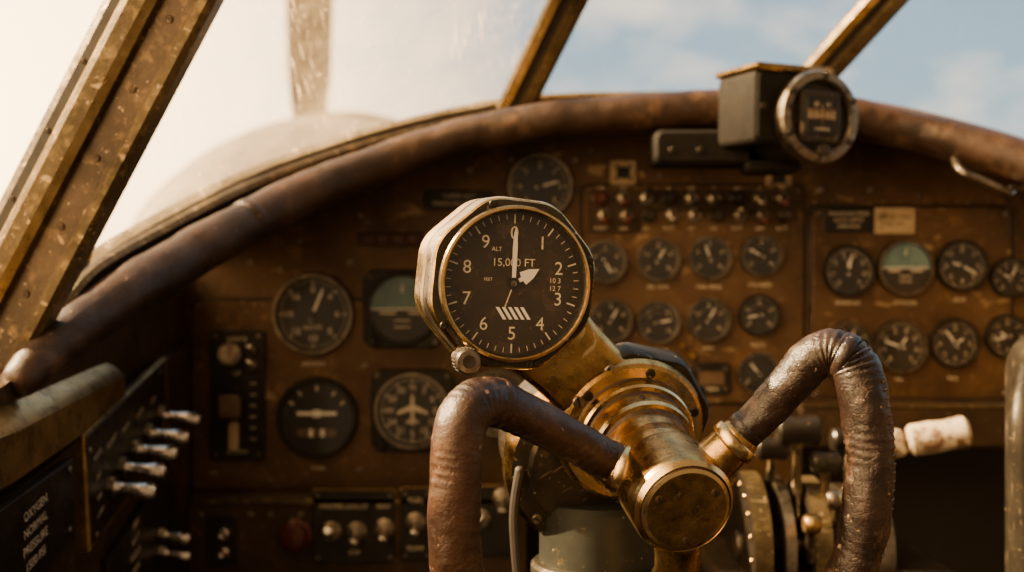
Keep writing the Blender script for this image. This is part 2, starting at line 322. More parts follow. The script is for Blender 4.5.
gauge('fuel_gauge',756,372,22,nums=['E','','F'],hands=((-40,.7),),nt=12,bez=brass,off=.0052)
for i,(u,v,r) in enumerate(((846,271,26),(958,266,26),(897,346,27),(951,343,25),(846,345,24),(1003,336,22),(1006,278,20))):
    gauge(['manifold_pressure_gauge','tachometer','tachometer','oil_pressure_gauge','manifold_pressure_gauge','oil_temperature_gauge','suction_gauge'][i],u,v,r,nums=dig(0,1,2,3,4,5,6,7),arc=(0,360) if i%2 else (-140,140),nt=35,hands=((random.uniform(-120,120),.78),(random.uniform(-120,120),.5)),off=.0052)
gauge('attitude_indicator',902,268,28,'att',off=.0052)

# ---------------- instrument panel ----------------
ROLL=[(20,380,.72),(60,342,.75),(110,305,.79),(160,274,.83),(220,238,.88),(300,196,.94),(380,164,.985),(460,138,1.0),(540,122,1.0),(620,114,1.0),(730,108,1.0),(800,110,1.0),(860,120,1.0),(930,135,.99),(1024,162,.96),(1110,195,.93)]
b=B('instrument_panel')
top=[(187,262),(240,228),(300,196),(380,164),(460,138),(540,122),(620,114),(730,108),(800,110),(860,120),(930,135),(1024,162),(1090,186)]
out=[(187,500)]+top+[(1090,420),(800,420),(800,500)]
vs=[at(u,v,1.1) for u,v in out]; n=len(vs)
b.raw(vs+[p+Vector((0,.01,0)) for p in vs],[tuple(range(n)),tuple(range(n,2*n))[::-1]]+[(i,i+n,(i+1)%n+n,(i+1)%n) for i in range(n)],bronze)
k=.001
def pl(u0,v0,u1,v1,t,mat,r=.006,off=0,screws=1,sm=None):
    M=PM((u0+u1)/2,(v0+v1)/2,1.1,off); w=(u1-u0)*k;h=(v1-v0)*k
    b.plate(w,h,t,mat,M,r=r)
    if screws:
        for sx in(-1,1):
            for sy in(-1,1): b.screw(M@T(sx*(w/2-.006),sy*(h/2-.006),t),.0024,sm)
    return M
pl(580,184,804,404,.0035,black,r=.009,screws=0); pl(582,186,802,402,.005,bronze,r=.008)
pl(808,205,1012,402,.003,black,r=.012); pl(811,208,1009,399,.005,bronze,r=.010)
pl(190,298,532,499,.001,black,r=.012,screws=0); pl(192,300,530,497,.002,bronze,r=.012)
def placard(u0,v0,u1,v1,mat,txt,tm,off=.005,size=.006):
    M=pl(u0,v0,u1,v1,.0015,mat,r=.001,off=off,screws=0)
    for i,t in enumerate(txt.split('|')): b.text(t,size,tm,M@T(0,(len(txt.split('|'))-1)*size*.6-i*size*1.2,.0017))
placard(424,190,494,210,black,'CABIN ALT|PRESSURE SYSTEM',cream,0,.0065)
placard(822,208,872,233,black,'MANIFOLD PRESS|R.P.M. LIMITS|2700 MAX',cream,.005,.0052)
placard(873,208,913,234,tan,'RADIO CALL|VH 315',black,.005,.006)
placard(357,232,425,247,bronze_d,'',cream,0,.005)
for i in range(4): b.plate(.012,.009,.002,redk,PM(368+i*15,239,1.1,.0015),r=.001)
for (u,v) in ((623,173),(778,178)):
    M=pl(u-13,v-12,u+13,v+12,.003,tan,r=.002,off=.001,screws=1); b.plate(.013,.012,.001,black,M@T(0,0,.003),r=.002)
pl(588,190,640,233,.003,bronze_d,off=.005,screws=0); pl(642,190,798,212,.0025,bronze_d,off=.005,screws=0)
def toggle(bb,M,L=.014,r=.0035,tilt=25,mat=None):
    mat=mat or chrome
    bb.loft([(rpoly(r*1.9,6,0,.1,2),0),(rpoly(r*1.9,6,0,.1,2),.002),(rpoly(r*1.6,6,0,.1,2),.003)],steel,M)
    bb.lathe([(r*1.2,.003),(r*1.2,.005),(r*.5,.006)],steel,M,16)
    Mt=M@T(0,0,.004)@Matrix.Rotation(R(-tilt),4,'X')
    bb.lathe([(r*.5,0),(r*.55,L*.4),(r*.95,L*.75),(r*.95,L*.93),(r*.6,L),(0,L)],mat,Mt,16)
for row,v in enumerate((199,216)):
    for i in range(9):
        u=600+i*22.5 if row==0 else 603+i*22.5
        m=random.choice([redk,steel,black,black,gun]) if i>1 else redk
        M=PM(u,v,1.1,.0075)
        if (i+row)%3==0: b.lathe([(.007,0),(.007,.003),(.0055,.004),(.0055,.010),(.0045,.011),(0,.011)],m,M,20)
        else: toggle(b,M,.016,.0042,random.choice([-25,25]),m)
for i in range(9): b.text(random.choice(['FUEL','PUMP','MAG','OIL','PITOT','NAV','GEN','BATT']),.0045,cream,PM(600+i*22.5,229,1.1,.0083))
for i in range(9): b.text(random.choice(['ON','OFF','L','R','BST']),.0045,cream,PM(600+i*22.5,189,1.1,.0083))
for u,v,t in ((657,287,'OIL TEMP'),(708,287,'FUEL PRESS'),(759,285,'CYL HEAD'),(657,350,'CARB AIR'),(707,348,'AMPS'),(757,345,'VOLTS'),(846,303,'MANIFOLD'),(903,303,'ATTITUDE'),(958,300,'R.P.M.'),(897,379,'OIL'),(951,378,'FUEL')):
    b.text(t,.0050,cream,PM(u,v,1.1,.0053))
for u,v,t in ((314,364,'AIRSPEED'),(318,468,'TURN')): b.text(t,.0055,cream,PM(u,v,1.1,.0024))
M=pl(690,362,730,394,.003,black,off=.005); b.plate(.026,.014,.002,earth,M@T(0,0,.003),r=.001); b.text('TRIM',.006,cream,M@T(0,-.0105,.0035))
for u,v in ((680,345),(690,355),(675,358)): b.lathe([(.004,0),(.004,.006),(.003,.008),(0,.008)],brass,PM(u,v,1.1,.005),16)
for u,v in [(200,290),(250,262),(300,240),(360,215),(470,170),(512,160),(575,160),(590,150),(660,175),(700,178),(820,190),(870,190),(920,195),(970,205),(280,270),(350,262),(455,262),(455,470),(360,470),(365,365),(270,480),(585,412),(640,412),(700,412),(790,412)]:
    b.screw(PM(u,v,1.1,.0022 if v>300 else 0),.003)
for i in range(12): b.screw(PM(815+i*17,202,1.1,.0),.0018,brass)
M=pl(211,330,266,460,.004,black,off=.002,r=.004)
b.lathe([(.011,.004),(.011,.008),(.009,.010),(.009,.016),(.007,.018),(0,.018)],ivory,M@T(-.007,.041),24)
b.plate(.010,.060,.001,dark,M@T(-.003,-.022,.004),r=.004)
b.cyl(M@Vector((-.003,-.012,.004)),M@Vector((-.003,-.008,.020)),.004,.004,steel)
b.plate(.022,.024,.010,earth,M@T(-.004,-.010,.014),r=.005,bev=.003)
b.plate(.010,.030,.006,tan,M@T(-.003,-.040,.004),r=.004,bev=.002)
for y,t in ((.056,'LIGHTS'),(.022,'UP'),(-.056,'DOWN')): b.text(t,.006,cream,M@T(0,y,.0042))
for i in range(6): b.quad(.006,.001,cream,M@T(.016,.012-i*.011),.0042)
for y in (.045,.03): toggle(b,M@T(.015,y,.004),.012,.0028)
b.done()

# lower switch panel
b=B('switch_panel'); D=1.06; kk=D/F
def L(u,v,off=0): return PM(u,v,D,off)
M=frame(at(357,570,D)+Vector((0,.018,0)))
b.box(340*kk,150*kk,.036,bronze_d,M,r=.004)
b.plate(332*kk,6*kk,.003,frm,L(357,501),r=.001)
def lp(u0,v0,u1,v1,mat=black):
    M=L((u0+u1)/2,(v0+v1)/2); b.plate((u1-u0)*kk,(v1-v0)*kk,.003,mat,M,r=.004)
    b.plate((u1-u0)*kk+.002,(v1-v0)*kk+.002,.001,frmg,M,r=.004)
    for sx in(-1,1):
        for sy in(-1,1): b.screw(M@T(sx*((u1-u0)*kk/2-.005),sy*((v1-v0)*kk/2-.005),.003),.002)
    return M
lp(313,490,396,562); lp(400,488,434,560); lp(438,486,520,556)
for u,v in ((332,531),(357,531),(385,528),(416,522),(456,520),(480,518),(503,498)):
    M=L(u,v,.003); b.lathe([(.010,0),(.010,.002),(.008,.003)],steel,M,24); toggle(b,M@T(0,0,.002),.020,.005,random.choice([-20,-30,20]),chrome)
for u,v,t in ((332,506,'MASTER'),(357,506,'LDG LT'),(384,506,'NAV'),(355,552,'OFF'),(416,500,'FUEL'),(416,548,'PUMP'),(460,498,'PITOT HEAT')): b.text(t,.0065,cream,L(u,v,.0032))
b.lathe([(.016,0),(.016,.004),(.013,.006),(.012,.014),(.010,.016),(0,.017)],redk,L(296,535,0),28)
for v in (533,552): b.lathe([(.006,0),(.006,.006),(.004,.008),(.003,.016),(0,.017)],chrome,L(224,v,0),16)
b.plate(.03,.05,.002,black,L(222,542,-.001),r=.004)
for u in (200,250,270,300,540): b.screw(L(u,515),.003)
b.done()

# ---------------- glareshield roll ----------------
b=B('padded_glareshield')
rad=[.0125,.0165,.019,.0192,.0188,.0182,.0175,.017,.0168,.0168,.0172,.0175,.018,.0185,.0185,.0185]
Q,tg,rr=b.tube([at(*p) for p in ROLL],rad,lea,n=44,sub=16,lump=.0014,lscale=26,wr=.0003)
for i in (70,158):
    t=tg[i]; M=frame(Q[i]-t*.003,t,(0,0,1)); r=rr[i]
    b.lathe([(r*.97,0),(r*1.02,.0015),(r*1.025,.005),(r*1.02,.0085),(r*.97,.010)],lea,M,40)
b.done(60)

SILL=[(40,335,.75),(62,300,.77),(84,274,.79),(112,254,.82),(150,232,.86),(200,205,.91),(250,181,.96),(300,162,1.0),(350,145,1.04),(400,131,1.07),(450,119,1.1),(500,109,1.12),(560,104,1.12),(650,102,1.12),(750,102,1.12),(860,110,1.12),(940,126,1.1),(1024,150,1.07),(1110,182,1.04)]
b=B('cowl_deck')
def strip(A,C,mat,n=60):
    A=catmull([Vector(p) for p in A],12); C=catmull([Vector(p) for p in C],12)
    def samp(Z,t):
        x=t*(len(Z)-1);i=min(int(x),len(Z)-2);return Z[i].lerp(Z[i+1],x-i)
    vs=[]
    for i in range(n+1): vs+=[samp(A,i/n),samp(C,i/n)]
    b.raw(vs,[(2*i,2*i+1,2*i+3,2*i+2) for i in range(n)],mat)
rp=[at(*p) for p in ROLL[3:]]; pt=[at(u,v,1.1) for u,v in top[0:]]
strip(pt,rp,bronze_d)  # hidden strip added to stop light leaking between panel top and roll
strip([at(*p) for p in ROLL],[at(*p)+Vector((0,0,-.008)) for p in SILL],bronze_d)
b.done()

# ---------------- windshield frame ----------------
b=B('windshield_frame')
P0=at(-75,448,.745);P1=at(246,-170,.70)
ring=[(-.035,-.010),(-.035,.003),(-.031,.007),(-.026,.007),(-.0225,.002),(-.004,.001),(-.002,.006),(.004,.008),(.014,.008),(.018,.006),(.0205,.002),(.027,.001),(.033,-.003),(.034,-.010)]
mts=[frm,frm,frm,frm,frmd,frmd,frmg,frm,frm,frmg,rubber,frm,frmg,frmg]
b.sweep([P0,P1],ring,(0,-1,0),frm,1,mats=mts)
dv=(P1-P0); ln=dv.length; t=dv.normalized(); nn=Vector((0,-1,0));nn=(nn-t*nn.dot(t)).normalized(); w=nn.cross(t)
for i in range(9):
    p=P0+t*(ln*(i+.5)/9); b.screw(frame(p-w*.013+nn*.0015,nn),.0026,frmd)
    b.screw(frame(p+w*.0238+nn*.0014,nn),.0018,frmd)
sring=[(-.010,-.006),(-.010,.006),(-.006,.008),(-.001,.006),(.001,.002),(.004,.002),(.006,.005),(.010,.004),(.011,-.006)]
b.sweep([at(*p) for p in SILL],sring,(0,-1,.1),frm,6,mats=[rubber,frm,frm,frm,rubber,frmg,frmg,frmg,frm])
def post(A,C,wd):
    s=wd/2
    rg=[(-s,-.006),(-s,.003),(-s*.75,.007),(-s*.3,.008),(-s*.15,.003),(s*.25,.003),(s*.35,.008),(s*.8,.007),(s,.002),(s,-.006)]
    b.sweep([A,C],rg,(0,-1,-.2),frm,1,mats=[rubber,frm,frm,frm,rubber,frmd,frmg,frm,frm,frm])
    d=(C-A);l=d.length;t=d.normalized();n_=Vector((0,-1,-.2));n_=(n_-t*n_.dot(t)).normalized();w=n_.cross(t)
    for i in range(5): b.screw(frame(A+t*l*(i+.5)/5+w*s*.05+n_*.003,n_),.002,frmd)
p1a=at(510,118,1.12);p1b=at(648,-165,.93); post(p1a,p1b,.036)
p2a=at(775,122,1.12);p2b=at(1020,-150,.93); post(p2a,p2b,.034)
b.sweep([at(245,-160,.70),at(450,-170,.83),at(645,-165,.93),at(830,-160,.94),at(1015,-150,.93),at(1120,-130,.93)],sring,(0,-1,0),frm,4)
b.done()
def win(name,bot,topp,mat):
    b=B(name); A=catmull([at(*p) for p in bot],4); C=catmull([at(*p) for p in topp],4)
    n=24
    def samp(Z,t):
        x=t*(len(Z)-1);i=min(int(x),len(Z)-2);return Z[i].lerp(Z[i+1],x-i)
    vs=[]
    for i in range(n+1): vs+=[samp(A,i/n)+Vector((0,.004,0)),samp(C,i/n)+Vector((0,.004,0))]
    b.raw(vs,[(2*i,2*i+2,2*i+3,2*i+1) for i in range(n)],mat); b.done(180)
win('window_1',SILL[2:12],[(200,-60,.71),(245,-160,.70),(450,-170,.83),(645,-165,.93)],gl_win)
win('window_2',SILL[11:15],[(645,-165,.93),(1015,-150,.93)],gl_win2)
win('window_3',SILL[14:],[(1015,-150,.93),(1120,-130,.93)],gl_win2)

# ---------------- left side: wall, console ----------------
XW=-.324
b=B('wall_left')
yz=[(1.12,.016),(1.0,0.0),(.88,-.018),(.78,-.045),(.69,-.066),(.3,-.10),(.3,-.95),(1.25,-.95),(1.25,.0)]
vs=[(XW,y,z) for y,z in yz]; n=len(vs)
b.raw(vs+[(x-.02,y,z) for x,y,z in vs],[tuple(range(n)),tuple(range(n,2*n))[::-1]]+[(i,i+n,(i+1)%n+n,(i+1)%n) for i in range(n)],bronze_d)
b.done()
def sp(u,v,X=-.312):
    d=X*F/(u-512); return at(u,v,d)
b=B('side_console')
def hexa(c,mat,th,bev=.003,X0=None):
    ctr=sum(c,Vector())/4
    ins=[p+(ctr-p).normalized()*bev for p in c]
    r0=[p+Vector((-th,0,0)) for p in c]; r1=[p+Vector((-bev,0,0)) for p in c]
    b.loft3([[tuple(p) for p in r] for r in (r0,r1,ins)],mat)
def ledge():
    sec=[(-.365,.016),(-.352,.020),(-.318,.004),(-.3095,-.004),(-.3095,-.028),(-.314,-.031),(-.365,-.031)]
    rings=[]
    for y,zz_,s in ((.40,-.098,1.5),(.69,-.086,1.25),(.88,-.068,.95)):
        rings.append([(x,y,zz_+z*s) for x,z in sec])
    b.loft3(rings,frmg)
ledge()
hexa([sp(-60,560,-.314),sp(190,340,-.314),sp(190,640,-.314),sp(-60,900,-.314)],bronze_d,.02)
def sidepl(c,mat): hexa([Vector(p) for p in c],mat,.006,.0015)
sidepl([sp(84,435,-.3085),sp(167,357,-.3085),sp(170,442,-.3085),sp(90,552,-.3085)],frmg)
sidepl([sp(86,438,-.308),sp(165,361,-.308),sp(168,440,-.308),sp(92,547,-.308)],black)
sidepl([sp(-40,540,-.306),sp(74,458,-.306),sp(76,540,-.306),sp(-40,660,-.306)],black)
sidepl([sp(108,560,-.308),sp(172,462,-.308),sp(186,560,-.308),sp(120,680,-.308)],black)
def stext(t,u,v,size,slope=40,X=-.3072):
    b.text(t,size,cream,frame(sp(u,v,X),(1,0,0),roll=R(slope)))
for i,(u,v) in enumerate(((98,455),(112,441),(126,427),(140,413),(153,400))): stext(['PUMP','BOOST','MAIN','CROSS','AUX'][i],u,v,.006,22)
for i,(u,v) in enumerate(((99,476),(100,496),(101,512))): stext(['LEFT','ENG','START'][i],u,v,.005,22)
for i in range(4): stext(['OXYGEN','NORMAL','PRESSURE','1500 PSI'][i],36,508+i*17,.0085,12,-.3052)
for i in range(4): stext(['GEN','BATT','RADIO','TRIM'][i],136,524+i*15,.008,14)
def bat(u,v,X,L=.033,r=.0068,dz=-.005):
    p=sp(u,v,X); q=p+Vector((L,.002,dz)); d=q-p
    M=frame(p,d,(0,0,1)); 
    b.loft([(rpoly(r*1.4,6,0,.1,2),-.004),(rpoly(r*1.4,6,0,.1,2),.002)],steel,M)
    b.lathe([(r*.8,.002),(r*.62,.005),(r*.7,L*.3),(r*.92,L*.6),(r,L*.88),(r*.75,L*.98),(0,L)],chrome,M,22)
for u,v in ((113,487),(124,467),(137,449),(150,433),(163,415)): bat(u,v,-.306)
for u,v in ((163,534),(163,552)): bat(u,v,-.306,.024,.005)
for u,v in ((90,450),(160,372),(163,425),(97,535),(70,470),(70,530)): b.screw(frame(sp(u,v,-.3055),(1,0,0)),.003)
b.done()

def wall(name,lo,hi,mat):
    b=B(name); c=[(lo[i]+hi[i])/2 for i in range(3)]; s=[hi[i]-lo[i] for i in range(3)]
    b.box(s[0],s[1],s[2],mat,T(*c),r=.002); b.done()
wall('wall_front',(-.32,1.16,-.94),(.58,1.18,-.02),dark)
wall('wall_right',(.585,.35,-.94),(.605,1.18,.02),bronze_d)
wall('floor',(-.32,.2,-.97),(.60,1.2,-.945),dark)
b=B('panel_shelf')
M=frame(at(925,426,1.04)+Vector((0,.026,0))); b.box(.24,.045,.052,bronze_d,M,r=.008,bev=.004)
b.plate(.235,.004,.002,frm,frame(at(925,406,1.04)),r=.001)
b.done()
b=B('grab_handle')
b.tube([at(955,160,.97),at(962,172,.95),at(985,182,.95),at(1008,192,.95),at(1013,186,.97)],[.0035]*5,steel,n=14)
b.done(60)
b=B('copilot_seat')
M=frame(at(1102,520,.78))
b.box(.115,.27,.09,gun,M,r=.03,bev=.02)
b.tube([at(1028,368,.78),at(1022,420,.76),at(1023,500,.76),at(1026,620,.76)],[.006,.009,.010,.010],gun,n=16)
b.done(50)

# ---------------- compass ----------------
b=B('magnetic_compass')
n=Vector((.37,-.93,-.03)); c=at(820,117,.92)
M=frame(c,n)
r=.0395
b.lathe([(r*.9,-.060),(r*.9,-.018),(r*.93,-.014),(r*.93,-.009),(r,-.007),(r,-.001),(r*.96,.002),(r*.80,.003),(r*.74,.001),(r*.72,-.003),(0,-.003)],[blackm,blackm,gun,gun,steel,steel,steel,gun,black,black],M,56,(1,0))
for i in range(6):
    a=R(60*i+25); b.screw(M@T(r*.87*math.cos(a),r*.87*math.sin(a),.003),.003,gun)
b.loft([(rrect(r*1.02,r*1.1,.004),-.003),(rrect(r*1.02,r*1.1,.004),.001),(rrect(r*.92,r*1.0,.004),.002)],gun,M)
b.plate(r*.78,r*.78,.0005,face,M,z=.002,r=.003)
b.plate(r*.70,r*.22,.0004,earth,M@T(0,.002),z=.0026,r=.001)
for i in range(-4,5): b.quad(.0006,.006 if i%2==0 else .003,cream,M@T(i*.003,.001),.0032)
b.text('33',.005,cream,M@T(-.006,.010),.0032); b.text('N',.005,cream,M@T(.006,.010),.0032); b.quad(.0006,.02,tan,M@T(0,0),.0036)
b.text('COMPASS',.0035,cream,M@T(0,-.0105),.0032)
b.lathe([(.005,.003),(.005,.008),(0,.009)],gun,M@T(0,-r*.72),18)
Mb=M@T(-.018,.008,-.042)
b.box(.074,.062,.060,blackm,Mb,r=.006,bev=.003)
b.box(.078,.006,.064,brass,Mb@T(0,.033,0),r=.004,bev=.001)
for sx in (-1,1): b.screw(Mb@T(sx*.03,.0,.030),.003,gun)
b.box(.115,.030,.05,blackm,frame(at(715,150,.99)),r=.006,bev=.003)
b.box(.05,.07,.03,blackm,frame(at(770,135,.98)),r=.006,bev=.003)
for u in (672,700): b.screw(frame(at(u,150,.963)),.003,gun)
b.done()

# ---------------- altimeter (foreground) ----------------
b=B('altimeter')
n=Vector((.30,-1,-.045)).normalized(); c=at(515,284,.55); M=frame(c,n,roll=R(-1))
O=lambda s:rpoly(.0465*s,8,18,.25,5)
b.loft([(circle(.030,40),-.056),(circle(.036,40),-.052),(circle(.039,40),-.034)],steel,M,(1,0))
b.loft([(O(.86),-.042),(O(.97),-.040),(O(1.0),-.036),(O(1.0),-.021),(O(.975),-.020),(O(.975),-.017),(O(1.0),-.016),(O(1.0),-.004),(O(.985),-.0015),(O(.965),-.0005)],[steel,steel,brass_l,steel,steel,steel,steel,brass_l,brass],M,(1,0))
oc=O(.965)
circ=[(.0385*math.cos(math.atan2(y,x)),.0385*math.sin(math.atan2(y,x))) for x,y in oc]
b.loft([(oc,-.0005),(circ,-.0003)],gun,M,(0,0))
b.lathe([(.0394,-.001),(.0394,.002),(.0388,.0034),(.0376,.0038),(.0368,.0034),(.0362,.0020),(.0358,-.0035)],[gun,brass,brass_l,brass,gun,black],M,96)
z=-.0035
b.raw([(x,y,z) for x,y in circle(.0361,72)],[tuple(range(72))],face_a,M)
z+=.0003
for i in range(50):
    a=i*7.2; big=i%5==0; Lh=.0046 if big else .0026
    b.quad(.0008 if big else .00038,Lh,cream,M@RZ(-R(a))@T(0,.0349-Lh/2),z)
for i in range(10):
    a=R(i*36); b.text(str(i),.0094,cream,M@T(.0253*math.sin(a),.0253*math.cos(a)),z)
b.text('15,000 FT',.0056,cream,M@T(0,.0105),z)
b.text('ALT',.003,cream,M@T(-.009,.0172),z)
for i,t in enumerate(('10 3','12 7')): b.text(t,.0036,cream,M@T(.0222,.0018-i*.0040),z)
b.text('FEET',.0022,cream,M@T(-.013,.002),z)
for i in range(5):
    x=-.0072+i*.0032
    b.raw([(x+.0024,-.0180,z),(x+.0042,-.0180,z),(x+.0002,-.0118,z),(x-.0016,-.0118,z)],[(0,1,2,3)],white,M)
b.lathe([(.0032,z),(.0032,z+.0012),(0,z+.0014)],black,M,24)
zz=z+.0009
Mh=M@RZ(R(-1))
b.raw([(-.0009,-.002,zz),(.0009,-.002,zz),(.0013,.018,zz),(.0009,.0255,zz),(0,.0285,zz),(-.0009,.0255,zz),(-.0013,.018,zz)],[tuple(range(7))],white,Mh)
Mh=M@RZ(R(-60))
b.raw([(-.0008,0,zz),(.0008,0,zz),(.0011,.005,zz),(.0036,.0055,zz),(.0026,.0105,zz),(0,.0155,zz),(-.0026,.0105,zz),(-.0036,.0055,zz),(-.0011,.005,zz)],[tuple(range(9))],white,Mh)
b.raw([(-.0003,0,zz),(.0003,0,zz),(.0003,-.013,zz),(-.0003,-.013,zz)],[(0,3,2,1)],cream,M@RZ(R(-20)))
b.lathe([(.0016,zz),(.0016,zz+.0006),(0,zz+.0007)],steel,M,16)
b.raw([(x,y,.0016) for x,y in circle(.0362,64)],[tuple(range(64))],gl_alt,M)
for a in (18,108,198+12,288): b.screw(M@T(.0417*math.cos(R(a)),.0417*math.sin(R(a)),-.0004),.0018,gun)
Mk=M@T(-.0262,-.0375,.001)
b.lathe([(.004,-.008),(.004,.002),(.0060,.0025),(.0064,.004),(.0064,.011),(.0056,.0128),(.0033,.0132),(0,.0128)],[steel,steel,steel,gun,gun,steel,gun],Mk,32)
for i in range(24):
    a=2*math.pi*i/24; b.cyl(Mk@Vector((.0064*math.cos(a),.0064*math.sin(a),.0045)),Mk@Vector((.0064*math.cos(a),.0064*math.sin(a),.0105)),.0004,.0004,gun,6,.0001)
b.done()

# ---------------- control column ----------------
b=B('control_column')
ax=Vector((.196,-.93,-.30)).normalized(); cf=at(633,434,.605)
A=at(528,318,.594); C=at(626,418,.612); d=(C-A); 
def armring(p,w,t):
    M=frame(p,d,(0,-1,0)); return [tuple(M@Vector((x,y,0))) for x,y in rrect(w,t,min(w,t)*.35,6)]
Pn=[(0,.050,.016),(.12,.052,.022),(.35,.048,.024),(.6,.047,.024),(.8,.051,.025),(1,.056,.026)]
b.loft3([armring(A+d*t,w,h) for t,w,h in Pn],brass)
nA=frame(A,d,(0,-1,0)).to_3x3()
upn=(nA@Vector((0,1,0))).normalized(); wn=(nA@Vector((1,0,0))).normalized()
b.screw(frame(A+d*.62+upn*.0122+wn*.012,upn),.0035,steel)
b.screw(frame(A+d*.62+upn*.0122-wn*.012,upn),.0035,steel)
Md=frame(at(600,468,.632),ax)
b.lathe([(0,-.055),(.046,-.055),(.050,-.050),(.050,-.020),(.054,-.018),(.054,-.008),(.051,-.004),(.042,-.003),(.040,.000),(0,.0)],[gun,gun,gun,gun,brass,brass,gun,gun,gun],Md,72)
for i in range(10): 
    a=R(i*36+8); b.screw(Md@T(.0475*math.cos(a),.0475*math.sin(a),-.0036),.0032,steel)
b.loft([(rpoly(.040,8,10,.15),-.024),(rpoly(.046,8,10,.15),-.020),(rpoly(.046,8,10,.15),-.009),(rpoly(.044,8,10,.15),-.006)],gun,frame(cf+Vector((.003,0,.002)),ax))
b.lathe([(.042,-.008),(.0425,-.005),(.041,-.0015),(.039,0),(.0335,.0005),(.0325,.0015),(.0325,.007),(.0315,.0085),(.0295,.009),(.0285,.0105),(.0285,.020),(.0275,.0225),(.0255,.023),(.0240,.025),(.0235,.036),(.0245,.045),(.0245,.060)],[gun,brass,brass,brass_l,bronze_d,brass,brass_l,brass,bronze_d,brass,brass_l,brass,bronze_d,brass,brass,brass],frame(cf,ax),80)
for i in range(6):
    a=R(i*60+20); b.screw(frame(cf,ax)@T(.0362*math.cos(a),.0362*math.sin(a),.0002),.0028,gun,.0010)
for i in range(8):
    a=R(i*45+5); v_=Vector((math.cos(a),math.sin(a),0)); F0=frame(cf,ax)
    p=F0@(v_*.0284+Vector((0,0,.0155))); b.screw(frame(p,(F0.to_3x3()@v_),(0,-1,0)),.0018,bronze_d,.0008)
b.cyl(at(600,500,.655),Vector((.055,.65,-.93)),.036,.045,greeng,40,.003)
b.cyl(at(600,560,.650),at(600,575,.650),.041,.041,gun,40,.002)
b.tube([at(520,470,.62),at(514,520,.62),at(520,600,.62)],[.003]*3,rubber,n=10)
b.done()

# ---------------- control yoke ----------------
b=B('control_yoke')
ch=cf+ax*.073; Mh=frame(ch,ax)
b.lathe([(.0250,-.022),(.0256,-.020),(.0256,.006),(.0250,.009),(.0230,.0115),(.0224,.0110),(.0218,.0122),(.0200,.0130),(.010,.0138),(0,.0140)],[brass,brass,brass,brass_l,brass,bronze_d,brass_l,brass,brass],Mh,72,(1,0))
for a in (35,155,275): b.screw(Mh@T(.0160*math.cos(R(a)),.0160*math.sin(R(a)),.0132),.0022,bronze_d,.0008)
cx=Vector(ch)
b.tube([cx+ax*-.006,at(645,482,.552),at(616,466,.556)],[.0150,.0130,.0122],brass,n=32,lump=.0003)
b.cyl(at(630,474,.554),at(616,466,.556),.0135,.0133,brass_l,32)
b.tube([cx+ax*-.010,at(712,462,.547),at(738,438,.545)],[.0140,.0112,.0108],brass,n=32,lump=.0003)
b.cyl(at(729,446,.546),at(739,437,.545),.0124,.0122,brass_l,32)
b.tube([cx+ax*-.010,at(678,556,.55),at(668,600,.57),at(655,700,.59)],[.0145,.0115,.0112,.011],brass,n=28)
Lp=[(620,467,.556),(590,451,.548),(550,429,.535),(510,408,.52),(484,401,.51),(466,414,.503),(458,440,.50),(455,480,.50),(455,530,.502),(459,585,.508),(475,640,.52),(510,680,.54)]
Q,tg,rr=b.tube([at(*p) for p in Lp],[.0100,.0104,.0106,.0110,.0116,.0120,.0119,.0120,.0123,.0123,.012,.011],lea_y,n=48,sub=16,lump=.0008,lscale=55,wr=.0003)
i=52; t=tg[i]; b.lathe([(rr[i]*.96,0),(rr[i]*1.05,.001),(rr[i]*1.06,.003),(rr[i]*1.05,.005),(rr[i]*.96,.006)],lea_y,frame(Q[i],t),36)
i=4; t=tg[i]; b.lathe([(rr[i]*.96,0),(rr[i]*1.06,.001),(rr[i]*1.06,.005),(rr[i]*.96,.006)],lea_y,frame(Q[i],t),36)
def stitches(Q,tg,rr,dirv,i0,i1,mat,step=2):
    for i in range(i0,i1,step):
        t=tg[i]; dn=Vector(dirv); dn=(dn-t*dn.dot(t)).normalized(); s=t.cross(dn); p=Q[i]+dn*(rr[i]*.985)
        b.cyl(p-s*.0016,p+s*.0016,.0006,.0006,mat,8,.0002)
Rp=[(736,438,.545),(760,416,.542),(788,386,.537),(810,362,.532),(832,353,.528),(850,364,.524),(861,390,.520),(868,430,.518),(870,470,.517),(866,515,.518),(855,560,.522),(832,610,.53),(790,660,.545)]
Q,tg,rr=b.tube([at(*p) for p in Rp],[.0090,.0098,.0104,.0108,.0114,.0120,.0119,.0116,.0114,.0114,.0116,.0114,.010],lea_d,n=48,sub=16,lump=.0011,lscale=60,wr=.0005)
stitches(Q,tg,rr,(.8,-.6,.1),80,len(Q)-14,bronze_d,3)
for i in (5,70):
    t=tg[i]; b.lathe([(rr[i]*.96,0),(rr[i]*1.06,.001),(rr[i]*1.06,.005),(rr[i]*.96,.006)],lea_d,frame(Q[i],t),36)
b.done(50)

